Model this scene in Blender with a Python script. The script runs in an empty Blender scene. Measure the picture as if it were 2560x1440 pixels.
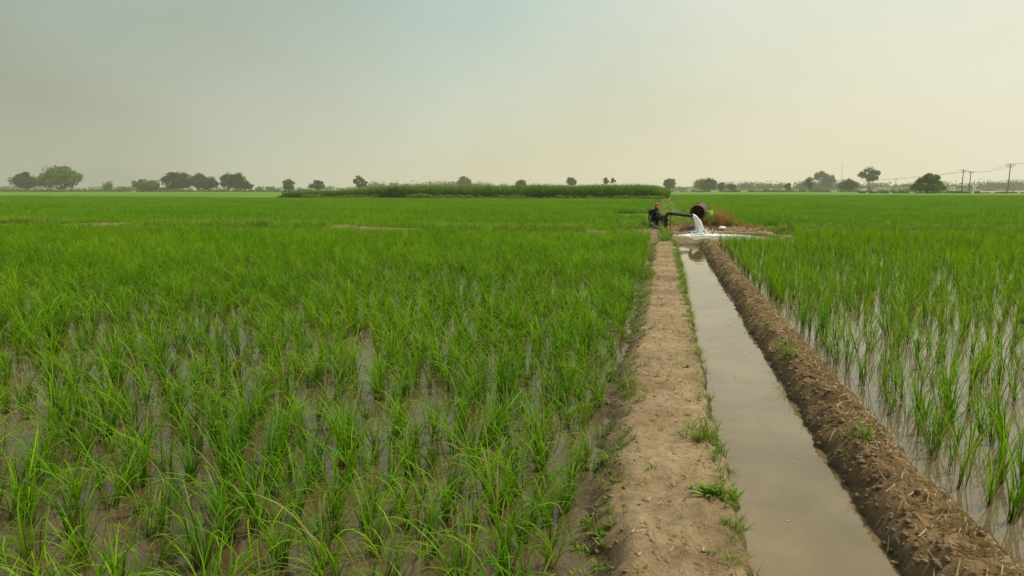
import bpy, math, random
import numpy as np
from mathutils import Vector, Matrix, Euler
random.seed(7)
R = np.random.default_rng(11)
SC = bpy.context.scene
YAW = math.radians(12.43)
CY, SY = math.cos(YAW), math.sin(YAW)
def W(lat, fwd):
    """field survey offsets (metres right / metres ahead of the path start) -> world"""
    return lat*CY - fwd*SY, lat*SY + fwd*CY

# ------------------------------------------------------------ helpers
def link(o, parent=None):
    SC.collection.objects.link(o)
    if parent is not None: o.parent = parent
    return o
def npmesh(name, V, F, mats=(), attrs=None, smooth=True, matidx=None):
    V = np.asarray(V, dtype=np.float32); F = np.asarray(F, dtype=np.int32)
    me = bpy.data.meshes.new(name)
    k = F.shape[1]
    me.vertices.add(len(V)); me.vertices.foreach_set('co', V.ravel())
    me.loops.add(F.size); me.loops.foreach_set('vertex_index', F.ravel())
    me.polygons.add(len(F))
    me.polygons.foreach_set('loop_start', np.arange(0, F.size, k, dtype=np.int32))
    me.polygons.foreach_set('loop_total', np.full(len(F), k, dtype=np.int32))
    me.polygons.foreach_set('use_smooth', np.full(len(F), smooth, dtype=bool))
    for m in mats: me.materials.append(m)
    if matidx is not None: me.polygons.foreach_set('material_index', np.asarray(matidx, dtype=np.int32))
    me.update(calc_edges=True)
    if attrs:
        for n, a in attrs.items():
            at = me.attributes.new(n, 'FLOAT', 'POINT'); at.data.foreach_set('value', np.asarray(a, dtype=np.float32))
    me.validate()
    return me
def npobj(name, *a, parent=None, **k):
    return link(bpy.data.objects.new(name, npmesh(name, *a, **k)), parent)
def _h(ix, iy, s):
    n = (ix.astype(np.int64)*374761393 + iy.astype(np.int64)*668265263 + s*1442695041) & 0xffffffff
    n = ((n ^ (n >> 13))*1274126177) & 0xffffffff
    return ((n ^ (n >> 16)) & 0xffff)/65535.0
def vn(x, y, s=0):
    x = np.asarray(x, float); y = np.asarray(y, float)
    ix = np.floor(x); iy = np.floor(y); fx = x-ix; fy = y-iy
    fx = fx*fx*(3-2*fx); fy = fy*fy*(3-2*fy)
    a = _h(ix, iy, s); b = _h(ix+1, iy, s); c = _h(ix, iy+1, s); d = _h(ix+1, iy+1, s)
    return (a*(1-fx)+b*fx)*(1-fy)+(c*(1-fx)+d*fx)*fy
def fbm(x, y, o=4, s=0):
    t = 0; a = .5; m = 0
    for i in range(o):
        t = t + a*vn(np.asarray(x)*2**i+17.3*i, np.asarray(y)*2**i-9.1*i, s+i); m += a; a *= .5
    return t/m
def ss(a, b, x):
    t = np.clip((x-a)/(b-a), 0, 1); return t*t*(3-2*t)

# ------------------------------------------------------------ materials
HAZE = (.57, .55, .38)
def newmat(name):
    m = bpy.data.materials.new(name); m.use_nodes = True
    nt = m.node_tree; nt.nodes.clear()
    return m, nt, nt.nodes, nt.links
def N(nt, t, **kw):
    n = nt.nodes.new(t)
    for k, v in kw.items():
        if k in n.inputs.keys(): n.inputs[k].default_value = v
        else: setattr(n, k, v)
    return n
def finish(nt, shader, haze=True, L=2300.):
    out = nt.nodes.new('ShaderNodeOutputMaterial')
    if haze:  # aerial haze painted into the material: emission mixed in by distance from world origin
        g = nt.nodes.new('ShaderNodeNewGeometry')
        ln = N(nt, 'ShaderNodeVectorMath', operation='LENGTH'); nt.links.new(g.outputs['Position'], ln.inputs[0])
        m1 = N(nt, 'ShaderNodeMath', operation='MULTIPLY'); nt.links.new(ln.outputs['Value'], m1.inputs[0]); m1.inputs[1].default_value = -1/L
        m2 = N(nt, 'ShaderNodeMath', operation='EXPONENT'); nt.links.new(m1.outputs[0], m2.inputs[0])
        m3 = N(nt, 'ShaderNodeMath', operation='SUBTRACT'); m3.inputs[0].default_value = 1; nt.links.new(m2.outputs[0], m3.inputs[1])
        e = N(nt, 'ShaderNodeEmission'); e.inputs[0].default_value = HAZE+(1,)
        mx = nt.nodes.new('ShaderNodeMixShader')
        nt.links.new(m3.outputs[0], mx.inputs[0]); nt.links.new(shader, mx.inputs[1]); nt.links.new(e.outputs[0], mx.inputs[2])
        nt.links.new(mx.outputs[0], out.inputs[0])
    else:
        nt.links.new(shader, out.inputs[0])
def ramp(nt, fac, stops):
    r = nt.nodes.new('ShaderNodeValToRGB'); e = r.color_ramp.elements
    e[0].position, e[0].color = stops[0][0], tuple(stops[0][1])+(1,)
    e[1].position, e[1].color = stops[-1][0], tuple(stops[-1][1])+(1,)
    for p, c in stops[1:-1]:
        x = e.new(p); x.color = tuple(c)+(1,)
    nt.links.new(fac, r.inputs[0]); return r.outputs[0]
def noise(nt, scale, detail=4, rough=.5, vec=None, dim='3D'):
    n = N(nt, 'ShaderNodeTexNoise'); n.inputs['Scale'].default_value = scale
    n.inputs['Detail'].default_value = detail; n.inputs['Roughness'].default_value = rough
    if vec is not None: nt.links.new(vec, n.inputs['Vector'])
    return n.outputs['Fac']
def mixc(nt, fac, a, b, blend='MIX'):
    m = N(nt, 'ShaderNodeMix', data_type='RGBA', blend_type=blend)
    for s, v in ((m.inputs[0], fac), (m.inputs[6], a), (m.inputs[7], b)):
        if isinstance(v, (int, float)): s.default_value = v
        elif isinstance(v, tuple): s.default_value = v+(1,) if len(v) == 3 else v
        else: nt.links.new(v, s)
    return m.outputs[2]
def math_(nt, op, a, b=None, clamp=False):
    m = N(nt, 'ShaderNodeMath', operation=op); m.use_clamp = clamp
    for s, v in ((m.inputs[0], a), (m.inputs[1], b)):
        if v is None: continue
        if isinstance(v, (int, float)): s.default_value = v
        else: nt.links.new(v, s)
    return m.outputs[0]

def leafmat(name, lo, hi, tipc=None, trans=.35, nscale=.35, haze=True, dead=.0, rough=.5, spec=.2):
    m, nt, ns, lk = newmat(name)
    g = nt.nodes.new('ShaderNodeNewGeometry')
    f1 = noise(nt, nscale, 3, .6, g.outputs['Position'])
    oi = nt.nodes.new('ShaderNodeObjectInfo')
    rnd = math_(nt, 'MULTIPLY', oi.outputs['Random'], .6)
    f = math_(nt, 'ADD', math_(nt, 'MULTIPLY', math_(nt, 'SUBTRACT', f1, .5), 1.8), math_(nt, 'ADD', rnd, .2), True)
    col = mixc(nt, f, lo, hi)
    if tipc is not None:
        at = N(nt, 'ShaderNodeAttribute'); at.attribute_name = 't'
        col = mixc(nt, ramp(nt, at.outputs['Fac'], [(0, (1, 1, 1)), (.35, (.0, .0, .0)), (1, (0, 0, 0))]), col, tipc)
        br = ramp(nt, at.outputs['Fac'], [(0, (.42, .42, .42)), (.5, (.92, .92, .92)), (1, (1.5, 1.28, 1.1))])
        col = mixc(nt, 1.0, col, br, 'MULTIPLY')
        a2 = N(nt, 'ShaderNodeAttribute'); a2.attribute_name = 'rnd'
        col = mixc(nt, 1.0, col, ramp(nt, a2.outputs['Fac'], [(0, (.55, .68, .8)), (1, (1.32, 1.2, 1.))]), 'MULTIPLY')
        if dead > 0:
            dm = math_(nt, 'GREATER_THAN', a2.outputs['Fac'], 1-dead)
            col = mixc(nt, math_(nt, 'MULTIPLY', dm, .8), col, (.34, .26, .10))
    p = N(nt, 'ShaderNodeBsdfPrincipled'); p.inputs['Roughness'].default_value = rough
    p.inputs['Specular IOR Level'].default_value = spec
    lk.new(col, p.inputs['Base Color'])
    tr = nt.nodes.new('ShaderNodeBsdfTranslucent'); lk.new(mixc(nt, 1.0, col, (1.25, 1.2, .7), 'MULTIPLY'), tr.inputs[0])
    mx = nt.nodes.new('ShaderNodeMixShader'); mx.inputs[0].default_value = trans
    lk.new(p.outputs[0], mx.inputs[1]); lk.new(tr.outputs[0], mx.inputs[2])
    finish(nt, mx.outputs[0], haze); return m
def plain(name, col, rough=.6, metal=0, nscale=6, var=.35, bump=.2, haze=False):
    m, nt, ns, lk = newmat(name)
    tc = nt.nodes.new('ShaderNodeTexCoord')
    f = noise(nt, nscale, 5, .6, tc.outputs['Object'])
    d = tuple(c*(1-var) for c in col); u = tuple(min(1, c*(1+var)) for c in col)
    c = ramp(nt, f, [(.3, d), (.7, u)])
    p = N(nt, 'ShaderNodeBsdfPrincipled'); p.inputs['Roughness'].default_value = rough; p.inputs['Metallic'].default_value = metal
    lk.new(c, p.inputs['Base Color'])
    b = N(nt, 'ShaderNodeBump'); b.inputs['Strength'].default_value = bump; b.inputs['Distance'].default_value = .02
    lk.new(f, b.inputs['Height']); lk.new(b.outputs[0], p.inputs['Normal'])
    finish(nt, p.outputs[0], haze); return m

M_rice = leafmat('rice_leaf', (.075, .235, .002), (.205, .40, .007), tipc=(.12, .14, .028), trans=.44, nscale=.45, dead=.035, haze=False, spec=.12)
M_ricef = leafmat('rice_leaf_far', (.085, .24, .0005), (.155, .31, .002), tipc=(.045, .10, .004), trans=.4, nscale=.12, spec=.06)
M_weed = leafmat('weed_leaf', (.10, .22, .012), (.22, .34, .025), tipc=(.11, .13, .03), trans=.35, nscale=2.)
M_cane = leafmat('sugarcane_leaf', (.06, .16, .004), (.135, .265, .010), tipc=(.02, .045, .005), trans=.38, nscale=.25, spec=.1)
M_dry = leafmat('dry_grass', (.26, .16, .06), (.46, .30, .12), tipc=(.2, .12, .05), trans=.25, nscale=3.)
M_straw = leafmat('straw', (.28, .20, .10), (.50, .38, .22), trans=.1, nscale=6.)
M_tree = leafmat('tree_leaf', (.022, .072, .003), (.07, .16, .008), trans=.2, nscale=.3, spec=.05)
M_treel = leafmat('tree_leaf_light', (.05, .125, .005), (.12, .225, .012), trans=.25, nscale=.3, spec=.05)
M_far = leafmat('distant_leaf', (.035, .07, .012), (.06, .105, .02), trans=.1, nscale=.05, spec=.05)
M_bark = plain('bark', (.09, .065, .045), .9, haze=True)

# soil
def soilmat():
    m, nt, ns, lk = newmat('soil')
    g = nt.nodes.new('ShaderNodeNewGeometry'); P = g.outputs['Position']
    n1 = noise(nt, 1.6, 6, .65, P); n2 = noise(nt, 14, 6, .7, P); n3 = noise(nt, 90, 4, .7, P)
    n0 = noise(nt, .7, 3, .6, P)
    dry = ramp(nt, n1, [(.3, (.20, .128, .064)), (.5, (.315, .222, .118)), (.72, (.42, .31, .178))])
    dry = mixc(nt, .75, dry, ramp(nt, n2, [(.3, (.55, .52, .5)), (.5, (.95, .95, .95)), (.7, (1.2, 1.2, 1.2))]), 'MULTIPLY')
    dry = mixc(nt, .5, dry, ramp(nt, n3, [(.35, (.7, .7, .7)), (.65, (1.2, 1.2, 1.2))]), 'MULTIPLY')
    dry = mixc(nt, .6, dry, ramp(nt, n0, [(.4, (.7, .66, .62)), (.6, (1.1, 1.1, 1.1))]), 'MULTIPLY')
    bund = N(nt, 'ShaderNodeAttribute'); bund.attribute_name = 'rough'
    dry = mixc(nt, math_(nt, 'MULTIPLY', bund.outputs['Fac'], .85), dry, mixc(nt, 1., dry, (.74, .63, .53), 'MULTIPLY'))
    sp = nt.nodes.new('ShaderNodeSeparateXYZ'); lk.new(P, sp.inputs[0])
    zz = math_(nt, 'ADD', sp.outputs['Z'], math_(nt, 'MULTIPLY', math_(nt, 'SUBTRACT', n2, .5), .07))
    wet = ramp(nt, math_(nt, 'MULTIPLY', zz, 10.), [(.15, (1, 1, 1)), (.95, (0, 0, 0))])
    col = mixc(nt, wet, dry, mixc(nt, n2, (.045, .025, .011), (.12, .074, .034)))
    ga = N(nt, 'ShaderNodeAttribute'); ga.attribute_name = 'green'
    gl = noise(nt, .02, 5, .6, P); gs = noise(nt, 1.3, 5, .7, P)
    gc = ramp(nt, gl, [(.35, (.07, .18, .002)), (.5, (.095, .21, .003)), (.62, (.15, .23, .012)), (.7, (.09, .19, .005))])
    gc = mixc(nt, .6, gc, ramp(nt, gs, [(.3, (.6, .6, .6)), (.7, (1.2, 1.2, 1.2))]), 'MULTIPLY')
    col = mixc(nt, ga.outputs['Fac'], col, gc)
    p = N(nt, 'ShaderNodeBsdfPrincipled'); p.inputs['Specular IOR Level'].default_value = .3
    lk.new(col, p.inputs['Base Color'])
    lk.new(math_(nt, 'SUBTRACT', .95, math_(nt, 'MULTIPLY', wet, .45)), p.inputs['Roughness'])
    hsum = math_(nt, 'ADD', math_(nt, 'MULTIPLY', n2, 1.), math_(nt, 'MULTIPLY', n3, .25))
    b = N(nt, 'ShaderNodeBump'); b.inputs['Strength'].default_value = .9; b.inputs['Distance'].default_value = .035
    lk.new(hsum, b.inputs['Height']); lk.new(b.outputs[0], p.inputs['Normal'])
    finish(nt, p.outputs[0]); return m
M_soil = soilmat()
M_clod = plain('clod_soil', (.18, .12, .065), .95, nscale=15, var=.4, bump=.6)
def watermat(name, c1, c2, bump=.02, bscale=3., rough=.03, ior=1.4):
    m, nt, ns, lk = newmat(name)
    g = nt.nodes.new('ShaderNodeNewGeometry'); P = g.outputs['Position']
    n1 = noise(nt, .9, 5, .6, P)
    p = N(nt, 'ShaderNodeBsdfPrincipled'); p.inputs['Roughness'].default_value = rough; p.inputs['IOR'].default_value = ior
    lk.new(ramp(nt, n1, [(.35, c1), (.65, c2)]), p.inputs['Base Color'])
    b = N(nt, 'ShaderNodeBump'); b.inputs['Strength'].default_value = bump; b.inputs['Distance'].default_value = .05
    lk.new(noise(nt, bscale, 3, .5, P), b.inputs['Height']); lk.new(b.outputs[0], p.inputs['Normal'])
    finish(nt, p.outputs[0], False); return m
M_chan = watermat('channel_water', (.13, .092, .042), (.215, .16, .083), .05, 2.2, ior=1.52, rough=.015)
M_paddl = watermat('paddy_water_muddy', (.07, .042, .018), (.12, .078, .037), .05, 5., ior=1.42)
M_padd = watermat('paddy_water', (.09, .065, .033), (.15, .11, .062), .05, 5., ior=1.6)
M_pool = watermat('pool_water', (.28, .26, .19), (.40, .37, .30), .9, 9., .06)

# ------------------------------------------------------------ terrain
def pool_r(X, Y):
    return np.sqrt(((X-1.95)/1.85)**2 + ((Y-24.2)/1.95)**2) + (fbm(X*1.3, Y*1.3, 3, 5)-.5)*.35
def H(X, Y, parts=False):
    X = np.asarray(X, float); Y = np.asarray(Y, float)
    w1 = (fbm(Y*.5, Y*0+3, 3, 1)-.5)*.16 + (fbm(X*5, Y*5, 3, 2)-.5)*.14
    w2 = (fbm(Y*.6, Y*0+8, 3, 3)-.5)*.14 + (fbm(X*6, Y*6, 3, 4)-.5)*.12
    w3 = (fbm(Y*.5, Y*0+5, 3, 6)-.5)*.12 + (fbm(X*6, Y*6, 3, 9)-.5)*.12
    z = -.05 + (fbm(X*1.2, Y*1.2, 4, 7)-.5)*.13 - .04*ss(1.4, 1.7, X)
    chan = ss(.3, .5, X)*(1-ss(.9, 1.1, X))*(1-ss(20.2, 20.9, Y))
    z = z*(1-chan) - .14*chan
    end = 1-ss(20.6, 21.6, Y)
    path = ss(-.36, -.10, X+w1)*(1-ss(.33, .44, X+w2))
    mud = ss(-.65, -.35, X+w1*2)*(1-ss(-.3, -.1, X))*(1-ss(21, 23, Y))
    z = z + mud*.045 + mud*(fbm(X*9, Y*9, 3, 17)-.5)*.06
    ztop = .115 + (fbm(X*2.5, Y*2.5, 4, 12)-.5)*.055 + (fbm(X*14, Y*14, 3, 13)-.5)*.024
    z = z*(1-path) + ztop*path
    b = ss(.95, 1.20, X+w3)*(1-ss(1.30, 1.62, X+w1))
    lump = (fbm(X*4, Y*3, 4, 21)-.5)*.09 + (fbm(X*13, Y*13, 4, 22)-.5)*.06
    zb = .175 + lump
    z = z*(1-b*end) + zb*b*end
    face = ss(.88, 1.0, X)*(1-ss(1.55, 1.75, X))*end
    z = z + face*(fbm(X*16, Y*16, 3, 25)-.5)*.055*(1-path)
    # platform round the pump and pool
    pr = pool_r(X, Y)
    plat = np.maximum(ss(-1.3, -.7, X+w1*3)*(1-ss(1.6, 2.0, X))*ss(20.5, 20.9, Y+w1)*(1-ss(29.5, 30.5, Y)),
                      1-ss(1.12, 1.3, pr))
    plat = np.maximum(plat, ss(-2.2, -1.4, X)*(1-ss(3.6, 4.4, X+w1*3))*ss(25.6, 26.2, Y+w3*2)*(1-ss(29.0, 29.8, Y+w2*4)))
    zp = .10 + (fbm(X*1.7, Y*1.7, 4, 31)-.5)*.12 + (fbm(X*8, Y*8, 3, 32)-.5)*.05
    zp = zp + .22*np.exp(-((X-1.7)/1.5)**2-((Y-27.5)/.6)**2)
    z = z*(1-plat) + zp*plat
    sill = ss(.35, .5, X)*(1-ss(1., 1.2, X))*ss(20.8, 21.2, Y)*(1-ss(22.3, 22.9, Y))
    z = z*(1-sill) + sill*(.035+(fbm(X*5, Y*5, 3, 33)-.5)*.06)
    pool = 1-ss(.85, 1.02, pr)
    z = z*(1-pool) - .13*pool
    # cross bunds
    bl = (1-ss(-1.9, -1.2, X))*ss(23.4, 23.9, Y+w1*3)*(1-ss(24.9, 25.5, Y+w2*3))
    zl = .17 + (fbm(X*.9, Y*.9, 4, 41)-.5)*.22 + (fbm(X*5, Y*5, 3, 44)-.5)*.09
    z = z*(1-bl)+zl*bl
    br = ss(4.0, 4.8, X)*ss(27.3, 27.8, Y)*(1-ss(28.8, 29.4, Y))
    z = z*(1-br)+(.13+(fbm(X*.9, Y*.9, 4, 42)-.5)*.12)*br
    far = ss(29.0, 30.0, Y)
    bp = far*ss(-.7, -.2, X)*(1-ss(.9, 1.4, X))*(1-ss(160, 200, Y))
    z = z*(1-far) + far*(.0+.02*vn(X, Y, 50)) + bp*.22
    rise = ss(118, 150, np.hypot(X, Y))*far
    z = z + rise*(.36+.06*vn(X*.3, Y*.3, 51))
    if not parts: return z
    green = far*(1-bp*.45)
    pn = fbm(X*.5, Y*.8, 4, 60)
    green = np.maximum(green, np.maximum(bl, br)*ss(.45, .54, pn))
    green = np.maximum(green, br*.85)
    green = np.maximum(green, ss(8, 25, np.abs(X))*ss(26, 29, Y))
    rough = np.maximum(np.maximum(b*end, plat*.6), bl)
    return z, green, rough
def lines(segs):
    out = []
    for a, b, s in segs: out.append(np.arange(a, b-1e-6, s))
    return np.concatenate(out)
def geo(a, b, n): return a*np.power(b/a, np.linspace(0, 1, n))
xs = np.concatenate([-geo(26, 7000, 34)[::-1], lines([(-25.6, -9, .5), (-9, -.8, .13), (-.8, 1.9, .019), (1.9, 5, .09), (5, 20, .4)]), geo(20, 7000, 34)])
ys = np.concatenate([-geo(3, 300, 10)[::-1], lines([(-2.6, 1.6, .3), (1.6, 8, .019), (8, 20, .05), (20, 29, .07), (29, 34, .25)]), geo(34, 8000, 70)])
GX, GY = np.meshgrid(xs, ys)
Z, G, RG = H(GX, GY, True)
nx, ny = len(xs), len(ys)
idx = np.arange(nx*ny).reshape(ny, nx)
F = np.stack([idx[:-1, :-1], idx[:-1, 1:], idx[1:, 1:], idx[1:, :-1]], -1).reshape(-1, 4)
npobj('ground', np.stack([GX, GY, Z], -1).reshape(-1, 3), F, [M_soil], attrs={'green': G.ravel(), 'rough': RG.ravel()})

def sheet(name, x0, x1, y0, y1, z, mat):
    return npobj(name, [(x0, y0, z), (x1, y0, z), (x1, y1, z), (x0, y1, z)], [(0, 1, 2, 3)], [mat])
sheet('channel_water', .12, 1.27, -3, 21.6, 0, M_chan)
sheet('paddy_water', -60, .05, -3, 24.4, 0, M_paddl)
sheet('paddy_water', 1.34, 60, -3, 21.9, 0, M_padd)
sheet('paddy_water', 4.25, 60, 21.95, 28.6, 0, M_padd)
# pool water as disc with ripples from jet
n = 90
a = np.linspace(-1, 1, n); PX, PY = np.meshgrid(1.95+a*2.2, 24.2+a*2.25)
dj = np.hypot(PX-1.25, PY-25.35)
PZ = .004*np.sin(dj*16)*np.exp(-dj*.8) + .03*np.exp(-(dj/.28)**2) + (vn(PX*7, PY*7, 3)-.5)*.03*np.exp(-dj*.9)+.002
PZ = np.where((PX > 4.2), -.1, PZ)
i2 = np.arange(n*n).reshape(n, n)
npobj('pool_water', np.stack([PX, PY, PZ], -1).reshape(-1, 3), np.stack([i2[:-1, :-1], i2[:-1, 1:], i2[1:, 1:], i2[1:, :-1]], -1).reshape(-1, 4), [M_pool])

# ------------------------------------------------------------ blades
def blades(n, L=(.35, .55), lean=(.05, .35), curl=(.4, 1.8), w=.008, segs=5, r0=.03, origins=None, zscale=1., wprof=0.45, rng=R):
    az = rng.uniform(0, 2*np.pi, n)
    l = rng.uniform(L[0], L[1], n); th0 = rng.uniform(lean[0], lean[1], n); cu = rng.uniform(curl[0], curl[1], n)
    s = np.linspace(0, 1, segs+1)
    th = th0[:, None] + cu[:, None]*s[None]**2.2
    dl = (l/segs)[:, None]
    rr = np.concatenate([np.zeros((n, 1)), np.cumsum(np.sin((th[:, 1:]+th[:, :-1])/2)*dl, 1)], 1)
    zz = np.concatenate([np.zeros((n, 1)), np.cumsum(np.cos((th[:, 1:]+th[:, :-1])/2)*dl, 1)], 1)*zscale
    b = rng.uniform(0, 2*np.pi, n); br = r0*np.sqrt(rng.uniform(0, 1, n))
    ox = br*np.cos(b); oy = br*np.sin(b); oz = np.zeros(n)
    if origins is not None:
        ox = ox+origins[:, 0]; oy = oy+origins[:, 1]; oz = oz+origins[:, 2]
    P = np.stack([ox[:, None]+rr*np.cos(az)[:, None], oy[:, None]+rr*np.sin(az)[:, None], oz[:, None]+zz], -1)
    a2 = az + rng.uniform(-.9, .9, n)
    S = np.stack([-np.sin(a2), np.cos(a2), rng.uniform(-.3, .3, n)], -1)
    prof = (wprof+(1-wprof)*np.minimum(1, s*3))*(1-s**3*.95)
    ww = w*rng.uniform(.7, 1.2, n)
    off = S[:, None, :]*(ww[:, None]*prof[None])[..., None]*.5
    V = np.stack([P-off, P+off], 2).reshape(-1, 3)
    base = (np.arange(n)*(segs+1)*2)[:, None]; k = (np.arange(segs)*2)[None]
    q = base+k
    F = np.stack([q, q+1, q+3, q+2], -1).reshape(-1, 4)
    t = np.tile(np.repeat(s, 2), n); rn = np.repeat(rng.uniform(0, 1, n), (segs+1)*2)
    return V, F, t, rn
def coll(name, objs):
    c = bpy.data.collections.new(name)
    for o in objs: c.objects.link(o)
    return c
def blade_variants(name, k, mat, fn):
    out = []
    for i in range(k):
        V, F, t, rn = fn(i)
        out.append(bpy.data.objects.new(name, npmesh(name, V, F, [mat], attrs={'t': t, 'rnd': rn})))
    return coll(name+'_set', out)
def scatter(name, P, scale, c, nvar, tilt=.1):
    P = np.asarray(P, np.float32); n = len(P)
    me = bpy.data.meshes.new(name); me.vertices.add(n); me.vertices.foreach_set('co', P.ravel())
    rot = np.stack([R.normal(0, tilt, n), R.normal(0, tilt, n), R.uniform(0, 6.283, n)], -1).astype(np.float32)
    a = me.attributes.new('rot', 'FLOAT_VECTOR', 'POINT'); a.data.foreach_set('vector', rot.ravel())
    a = me.attributes.new('scl', 'FLOAT', 'POINT'); a.data.foreach_set('value', np.asarray(scale, np.float32))
    a = me.attributes.new('vid', 'INT', 'POINT'); a.data.foreach_set('value', R.integers(0, nvar, n).astype(np.int32))
    o = link(bpy.data.objects.new(name, me))
    ng = bpy.data.node_groups.new(name, 'GeometryNodeTree')
    ng.interface.new_socket('Geometry', in_out='INPUT', socket_type='NodeSocketGeometry')
    ng.interface.new_socket('Geometry', in_out='OUTPUT', socket_type='NodeSocketGeometry')
    gi = ng.nodes.new('NodeGroupInput'); go = ng.nodes.new('NodeGroupOutput')
    ci = ng.nodes.new('GeometryNodeCollectionInfo'); ci.inputs['Collection'].default_value = c
    ci.inputs['Separate Children'].default_value = True; ci.inputs['Reset Children'].default_value = True
    ip = ng.nodes.new('GeometryNodeInstanceOnPoints')
    def na(nm, dt):
        x = ng.nodes.new('GeometryNodeInputNamedAttribute'); x.data_type = dt; x.inputs['Name'].default_value = nm
        return next(s for s in x.outputs if s.enabled and s.name == 'Attribute')
    e = ng.nodes.new('FunctionNodeEulerToRotation'); ng.links.new(na('rot', 'FLOAT_VECTOR'), e.inputs[0])
    ng.links.new(gi.outputs[0], ip.inputs['Points']); ng.links.new(ci.outputs[0], ip.inputs['Instance'])
    ip.inputs['Pick Instance'].default_value = True
    ng.links.new(na('vid', 'INT'), ip.inputs['Instance Index'])
    ng.links.new(e.outputs[0], ip.inputs['Rotation']); ng.links.new(na('scl', 'FLOAT'), ip.inputs['Scale'])
    ng.links.new(ip.outputs[0], go.inputs[0])
    md = o.modifiers.new('scatter', 'NODES'); md.node_group = ng
    return o
def infov(X, Y, m=1.5, k=.80):
    fw = -X*SY+Y*CY; la = X*CY+Y*SY
    return (fw > .6) & (np.abs(la) < k*fw+m)

def jgrid(x0, x1, y0, y1, sp, jit=.35):
    gx, gy = np.meshgrid(np.arange(x0, x1, sp), np.arange(y0, y1, sp))
    X = gx.ravel()+R.uniform(-jit, jit, gx.size)*sp; Y = gy.ravel()+R.uniform(-jit, jit, gx.size)*sp
    m = infov(X, Y); return X[m], Y[m]

c_rice = blade_variants('rice_clump', 10, M_rice, lambda i: blades(12+2*i, L=(.24, .56), lean=(.02, .42), curl=(.4, 3.1), w=.0088, segs=7, r0=.035))
c_ricer = blade_variants('rice_shoot', 6, M_rice, lambda i: blades(8+2*i, L=(.28, .54), lean=(.02, .28), curl=(.1, 1.5), w=.008, segs=6, r0=.024))
# left paddy
X, Y = jgrid(-32, -.28, 1.2, 23.5, .19, .42)
dens = fbm(X*.35, Y*.35, 3, 70)
edge = .34+.10*fbm(Y*.6, Y*0, 2, 71)
keep = (R.uniform(0, 1, len(X)) < np.where((dens < .46) & (X < -1.1), .62, .94)) & (X < -edge)
X, Y = X[keep], Y[keep]
sc = R.uniform(.62, 1.14, len(X))*(.86+.25*fbm(X*.4, Y*.4, 3, 72))*np.where(X > -.6, .9, 1)
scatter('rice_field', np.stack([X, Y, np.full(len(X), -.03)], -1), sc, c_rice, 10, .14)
# strip just behind the left cross bund
X, Y = jgrid(-32, -1.9, 25.2, 27.4, .17, .45)
scatter('rice_field', np.stack([X, Y, np.full(len(X), -.03)], -1), R.uniform(.75, 1.1, len(X)), c_rice, 10, .14)
# right paddy (sparser)
X, Y = jgrid(1.68, 26, 2.0, 27.2, .195, .38)
dens = fbm(X*.5, Y*.5, 3, 77)
keep = (R.uniform(0, 1, len(X)) < np.where(dens < .47, .56, .86)+.22*ss(7, 16, Y)) & (pool_r(X, Y) > 1.3) & ((Y < 22.5) | (X > 3.6)) & ((Y < 25.5) | (X > 4.6))
X, Y = X[keep], Y[keep]
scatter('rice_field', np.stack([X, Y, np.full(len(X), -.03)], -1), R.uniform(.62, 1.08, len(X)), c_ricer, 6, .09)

# far rice tiles
def tile(i):
    m = 120; ox = R.uniform(-1.3, 1.3, m); oy = R.uniform(-1.3, 1.3, m)
    k = 11
    org = np.stack([np.repeat(ox, k), np.repeat(oy, k), np.zeros(m*k)], -1)
    return blades(m*k, L=(.24, .5), lean=(.05, .55), curl=(.3, 1.9), w=.019, segs=3, r0=.07, origins=org)
c_tile = blade_variants('rice_patch', 5, M_ricef, tile)
X, Y = jgrid(-140, 150, 26.8, 155, 2.3, .15)
fw = -X*SY+Y*CY
keep = ((X < -2.0) | (X > 2.6) | ((Y > 31) & ((X < -1.9) | (X > 2.5)))) & ((X < -1) | (Y > 30.6)) & ((X > 1) | (Y < 103))
keep &= fw < 150
X, Y = X[keep], Y[keep]
scatter('rice_field', np.stack([X, Y, H(X, Y)*.5], -1), R.uniform(.92, 1.08, len(X)), c_tile, 5, 0.)

# weeds / grass tufts
c_weed = blade_variants('grass_tuft', 5, M_weed, lambda i: blades(9+2*i, L=(.06, .22), lean=(.2, 1.2), curl=(.2, 1.2), w=.008, segs=4, r0=.03))
c_leafy = blade_variants('broadleaf_weed', 4, M_weed, lambda i: blades(24, L=(.05, .17), lean=(.6, 1.4), curl=(-.2, .7), w=.032, segs=4, r0=.05, wprof=.1))
def put(name, pts, scl, c, nv, tilt=.15):
    pts = np.asarray(pts, float); z = H(pts[:, 0], pts[:, 1])
    scatter(name, np.stack([pts[:, 0], pts[:, 1], z-.005], -1), scl, c, nv, tilt)
p = []
for i in range(900):      # right lip of the path
    y = 2.3+18.5*random.random()
    if float(vn(y*1.1, 4.4, 81)) > .34: p.append((random.gauss(.365, .035), y))
for i in range(560):      # left lip
    y = 2.3+18.*random.random()
    if float(vn(y*.9, 9.4, 82)) > .38: p.append((random.gauss(-.26, .07), y))
for i in range(18): p.append((random.uniform(-.2, .35), random.uniform(2.3, 12)))
for i in range(140): p.append((random.choice([random.gauss(1.08, .06), random.gauss(1.5, .07)]), random.uniform(2.5, 21)))
p = np.array(p); put('path_grass', p, R.uniform(.18, .55, len(p))+.28*ss(6, 14, p[:, 1]), c_weed, 5)
p = [(.28+random.gauss(0, .06), 4.15+random.gauss(0, .07)) for _ in range(15)] + [(1.13+random.gauss(0, .03), 6.35+random.gauss(0, .12)) for _ in range(9)] + \
    [(1.17+random.gauss(0, .03), 4.2+random.gauss(0, .06)) for _ in range(4)] + [(-.22+random.gauss(0, .04), 5.2+random.gauss(0, .12)) for _ in range(8)]
put('grass_clump', p, R.uniform(.55, .9, len(p)), c_weed, 5)
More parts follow.
